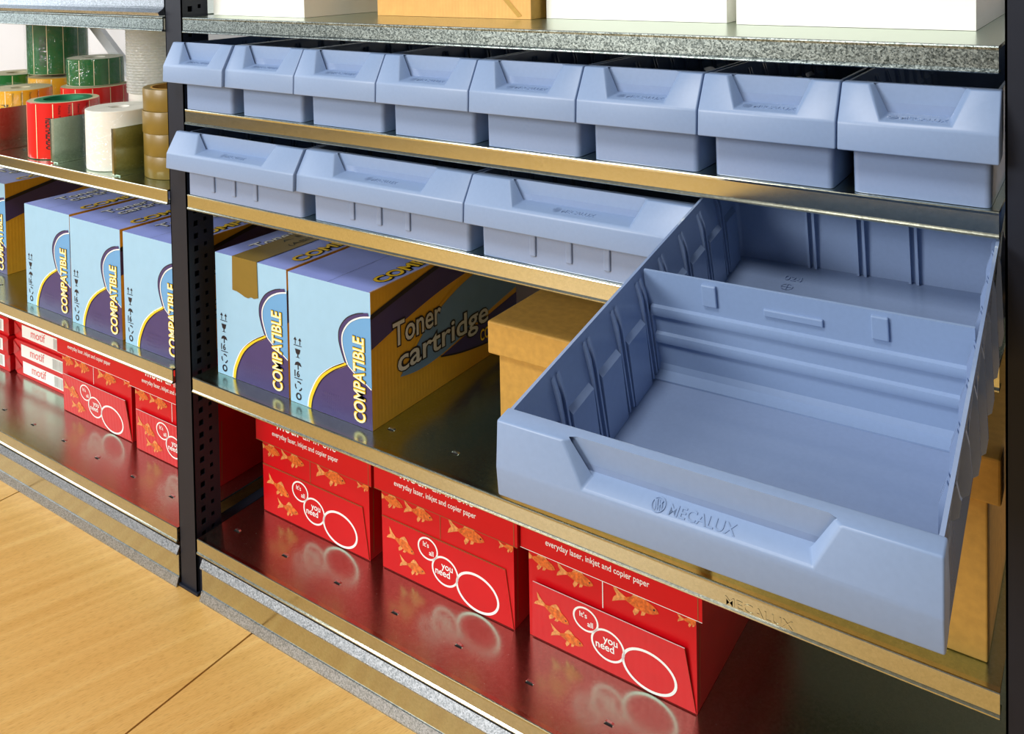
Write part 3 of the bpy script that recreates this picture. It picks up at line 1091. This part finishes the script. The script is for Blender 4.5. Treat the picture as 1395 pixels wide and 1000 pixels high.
# ------------------------------------------------------------------ boxes on the top shelf
def topbox(name, w, d, h, m, side, loc, label, cat, taped=False, bev=.0015, group=None):
    b = MB()
    b.box(0, w, 0, d, 0, h, m, {'r': side, 'l': side})
    F = Frame((0, 0, 0), (1, 0, 0), (0, 0, 1))
    o = b.build(name)
    o.location = loc
    tag(o, label, cat, group)
    return o
GW = 'boxes on the top shelf'
topbox('white_box', .178, .27, .16, 'whitebox', 'whitebox', (.001, .050, Z0 + .0003), 'white cardboard box on the top shelf beside the dark upright', 'box', group=GW)
o = topbox('brown_parcel', .236, .27, .16, 'cardcor', 'card', (.238, .122, Z0 + .0003), 'brown corrugated carton on the top shelf between white boxes', 'box', group=GW)
b = MB()
F = Frame((0, 0, 0), (1, 0, 0), (0, 0, 1))
b.poly(F, [(.150, .07), (.158, .07), (.224, .004), (.218, .002)], .0006, 'card')
b.build('folded_flap', o)
topbox('white_box', .218, .24, .16, 'whitebox', 'whitebox', (.481, .145, Z0 + .0003), 'plain white box on the top shelf right of the brown carton', 'box', group=GW)
o = topbox('white_box', .216, .26, .16, 'whitebox', 'whitebox', (.714, .132, Z0 + .0003), 'white box on the top shelf at the right end beside the upright', 'box', group=GW)
b = MB()
for k in range(5):
    z = .01 + k * .03
    b.face([(.2165, .0, z), (.2165 + .006 * (k % 2), .05, z), (.2165 + .004, .06, z + .03), (.2165, .0, z + .03)], 'film')
b.build('loose_wrap', o)

# ------------------------------------------------------------------ rolls on the left bay's shelf
def roll(label, cx, cy, r, z, h, m, text=None, tang=0, end='paperend', wrap=False, core=.018, seam=None, group='rolls of labels', name='label_roll', small=True, wob=0):
    t = thing(name, label, 'roll', (cx, cy, z), group)
    b = MB()
    c = core
    b.lathe(0, 0, [(c, .001), (r - .001, .0), (r, .001), (r, h - .001), (r - .001, h), (c, h), (c, .001)], m, 56, [end, end, m, m, 'paperend' if end == 'greenend' else end, end])
    if end == 'greenend':
        b.lathe(0, 0, [(r - .011, h), (r - .0115, h + .0008), (c, h + .0008), (c, h)], 'greenend', 56)
    # label gaps: fine pale lines up the side
    for k in range(12):
        a = seam + k * PI / 6 if seam is not None else None
        if a is None:
            break
        rr_ = r + .0003
        w2 = .0006 / r
        b.face([(rr_ * math.cos(a - w2), rr_ * math.sin(a - w2), .0015), (rr_ * math.cos(a + w2), rr_ * math.sin(a + w2), .0015), (rr_ * math.cos(a + w2), rr_ * math.sin(a + w2), h - .0015), (rr_ * math.cos(a - w2), rr_ * math.sin(a - w2), h - .0015)], 'cream')
    if text:
        def wrapt(tt, ang, size, z0, fitw, mm, bold=.0):
            V, Fc = text_geo(tt, bold)
            x0, x1 = min(v[0] for v in V), max(v[0] for v in V)
            out = []
            for x, y, zz in V:
                zz_ = z0 - (x - x0) / (x1 - x0) * fitw         # reads downwards
                a = ang + y * size / r
                out.append(((r + .0005) * math.cos(a), (r + .0005) * math.sin(a), zz_))
            b.geo(out, Fc, mm)
        wrapt(text, tang, .0185, h * .74, h * .56, 'text', .014)
        if small:
            for k in range(1, 5):
                wrapt('Fecha: Firma:', tang + k * .26 + .1, .005, h * .95, h * .34, 'text')
    b.build('roll', t, smooth=True)
    if wrap:
        b = MB()
        n = 56
        prof = [(r + .0015, -.0), (r + .002, .004), (r + .0035, h * .3), (r + .002, h * .6), (r + .0040, h), (r * .9, h + .004), (r * .5, h + .003), (c, h + .001)]
        prof[0] = (r + .0015, .0006)
        k0 = len(b.v)
        rnd = [random.uniform(-1, 1) for _ in range(n)]
        for j, (q, zz) in enumerate(prof):
            for i in range(n):
                a = 2 * PI * i / n
                q2 = q + (.0012 * rnd[(i + j * 5) % n] if 0 < j < 7 else 0)
                b.v.append((q2 * math.cos(a), q2 * math.sin(a), zz + (.0015 * rnd[(i * 3 + j) % n] if j > 3 else 0)))
        for j in range(len(prof) - 1):
            for i in range(n):
                i2 = (i + 1) % n
                b.f.append((k0 + j * n + i, k0 + j * n + i2, k0 + (j + 1) * n + i2, k0 + (j + 1) * n + i))
                b.mi.append(b.m('film'))
        b.build('clear_wrapper', t, smooth=True)
    return t
ZL = Z2 + .0004
facing = -.75
roll('red label roll with a green core at the front of the shelf', -.4090, .0640, .0545, ZL, .0900, 'rollred', 'RECHAZADO', -1.02, 'greenend', core=.030, seam=-1.33)
roll('white label roll in crumpled clear wrap between two metal dividers', -.2440, .0600, .0490, ZL, .0900, 'rollwhite', None, 0, 'rollwhite', True, core=.014)
roll('wrapped yellow label roll at the left edge of the photo', -.6150, .1000, .0520, ZL, .0900, 'rollyellow', 'PENDIENTE', -1.10, 'paperend', True, core=.016, seam=-.95)
roll('wrapped yellow label roll under the tall green roll', -.7080, .2250, .0560, ZL, .0920, 'rollyellow', None, 0, 'paperend', True, core=.016, seam=-1.3)
roll('tall green label roll stacked on a yellow roll', -.7150, .2270, .0550, ZL + .0985, .1000, 'rollgreen', 'CORREGIDO', -1.12, 'paperend', True, core=.016, seam=-1.38, small=False)
roll('red label roll standing behind the front red roll', -.5030, .1750, .0560, ZL, .0930, 'rollred', None, 0, 'paperend', False, core=.020, seam=-.6)
roll('short wrapped green label roll stacked behind the bubble wrap', -.5150, .1850, .0480, ZL + .0936, .0480, 'rollgreen', None, 0, 'rollwhite', True, core=.018, seam=-.6)
roll('green label roll low at the left edge behind the yellow rolls', -.8350, .2050, .0540, ZL, .0930, 'rollgreen', None, 0, 'paperend', False, core=.018, seam=-.6)
roll('white label roll under the bubble wrap roll', -.3420, .1960, .0480, ZL, .0900, 'rollwhite', None, 0, 'rollwhite', False, core=.014)

t = thing('bubble_wrap_roll', 'upright roll of clear bubble wrap beside the dark upright', 'bubble wrap', (-.3420, .1960, ZL + .0906))
b = MB()
n = 96
r, h = .0500, .130
n, rows = 132, 110
prof = [(.012, .0)] + [(r, h * i / rows) for i in range(rows + 1)] + [(.012, h), (.012, 0)]
b.lathe(0, 0, prof, 'bubble', n)
for i, v in enumerate(b.v):
    j, a = i // n, i % n
    if 1 <= j <= rows + 1:
        # staggered rows of round blisters, four samples across each
        row = (j - 1) // 4
        fy = ((j - 1) % 4) / 4 * 2 - .75
        fx = ((a + (2 if row % 2 else 0)) % 4) / 4 * 2 - .75
        d = max(0, 1 - (fx * fx + fy * fy))
        k = 1 + .030 * math.sqrt(d) + random.uniform(-.003, .003)
        b.v[i] = (v[0] * k, v[1] * k, v[2])
b.build('film_roll', t, smooth=True)

# stack of brown tape rolls
GTp = 'stacked brown tape rolls'
tr0 = None
tl = ['lowest brown tape roll of the stack on the shelf', 'second brown tape roll up in the stack', 'third brown tape roll up in the stack', 'topmost brown tape roll, its open core showing']
for k in range(4):
    if tr0 is None:
        tr0 = thing('tape_roll', '', 'tape roll', (0, 0, 0), GTp)
        b = MB()
        b.lathe(0, 0, [(.040, .0004), (.0500, .0), (.0505, .0008), (.0505, .0312), (.0500, .032), (.040, .0316), (.040, .0004)], 'tape', 64)
        b.build('tape_winding', tr0, smooth=True)
        b = MB()
        b.lathe(0, 0, [(.0375, .0), (.0399, .0), (.0399, .032), (.0375, .032), (.0375, 0)], 'card', 48)
        b.build('cardboard_core', tr0, smooth=True)
        c = tr0
    else:
        c = copy_tree(tr0)
    c.location = (-.1190 + .0008 * (k % 2), .0770 - .0006 * (k % 3), ZL + k * .0323)
    c['label'] = tl[k]

# metal shelf dividers between the rolls
def divider(x, label):
    b = MB()
    b.box(-.0008, .0008, .012, .105, .0014, .069, 'galv')
    b.box(-.0022, .0022, .0085, .0125, .0014, .0695, 'lip')
    b.box(-.0008, .012, .012, .105, .0, .0014, 'galv')
    o = b.build('shelf_divider')
    o.location = (x, 0, ZL)
    return tag(o, label, 'shelf divider', 'metal dividers between the rolls')
divider(-.3500, 'grey metal divider plate between the red and white label rolls')
divider(-.1835, 'dark metal divider plate between the white roll and brown tape')
divider(-.5350, 'metal divider plate mirroring the red roll at the left edge')
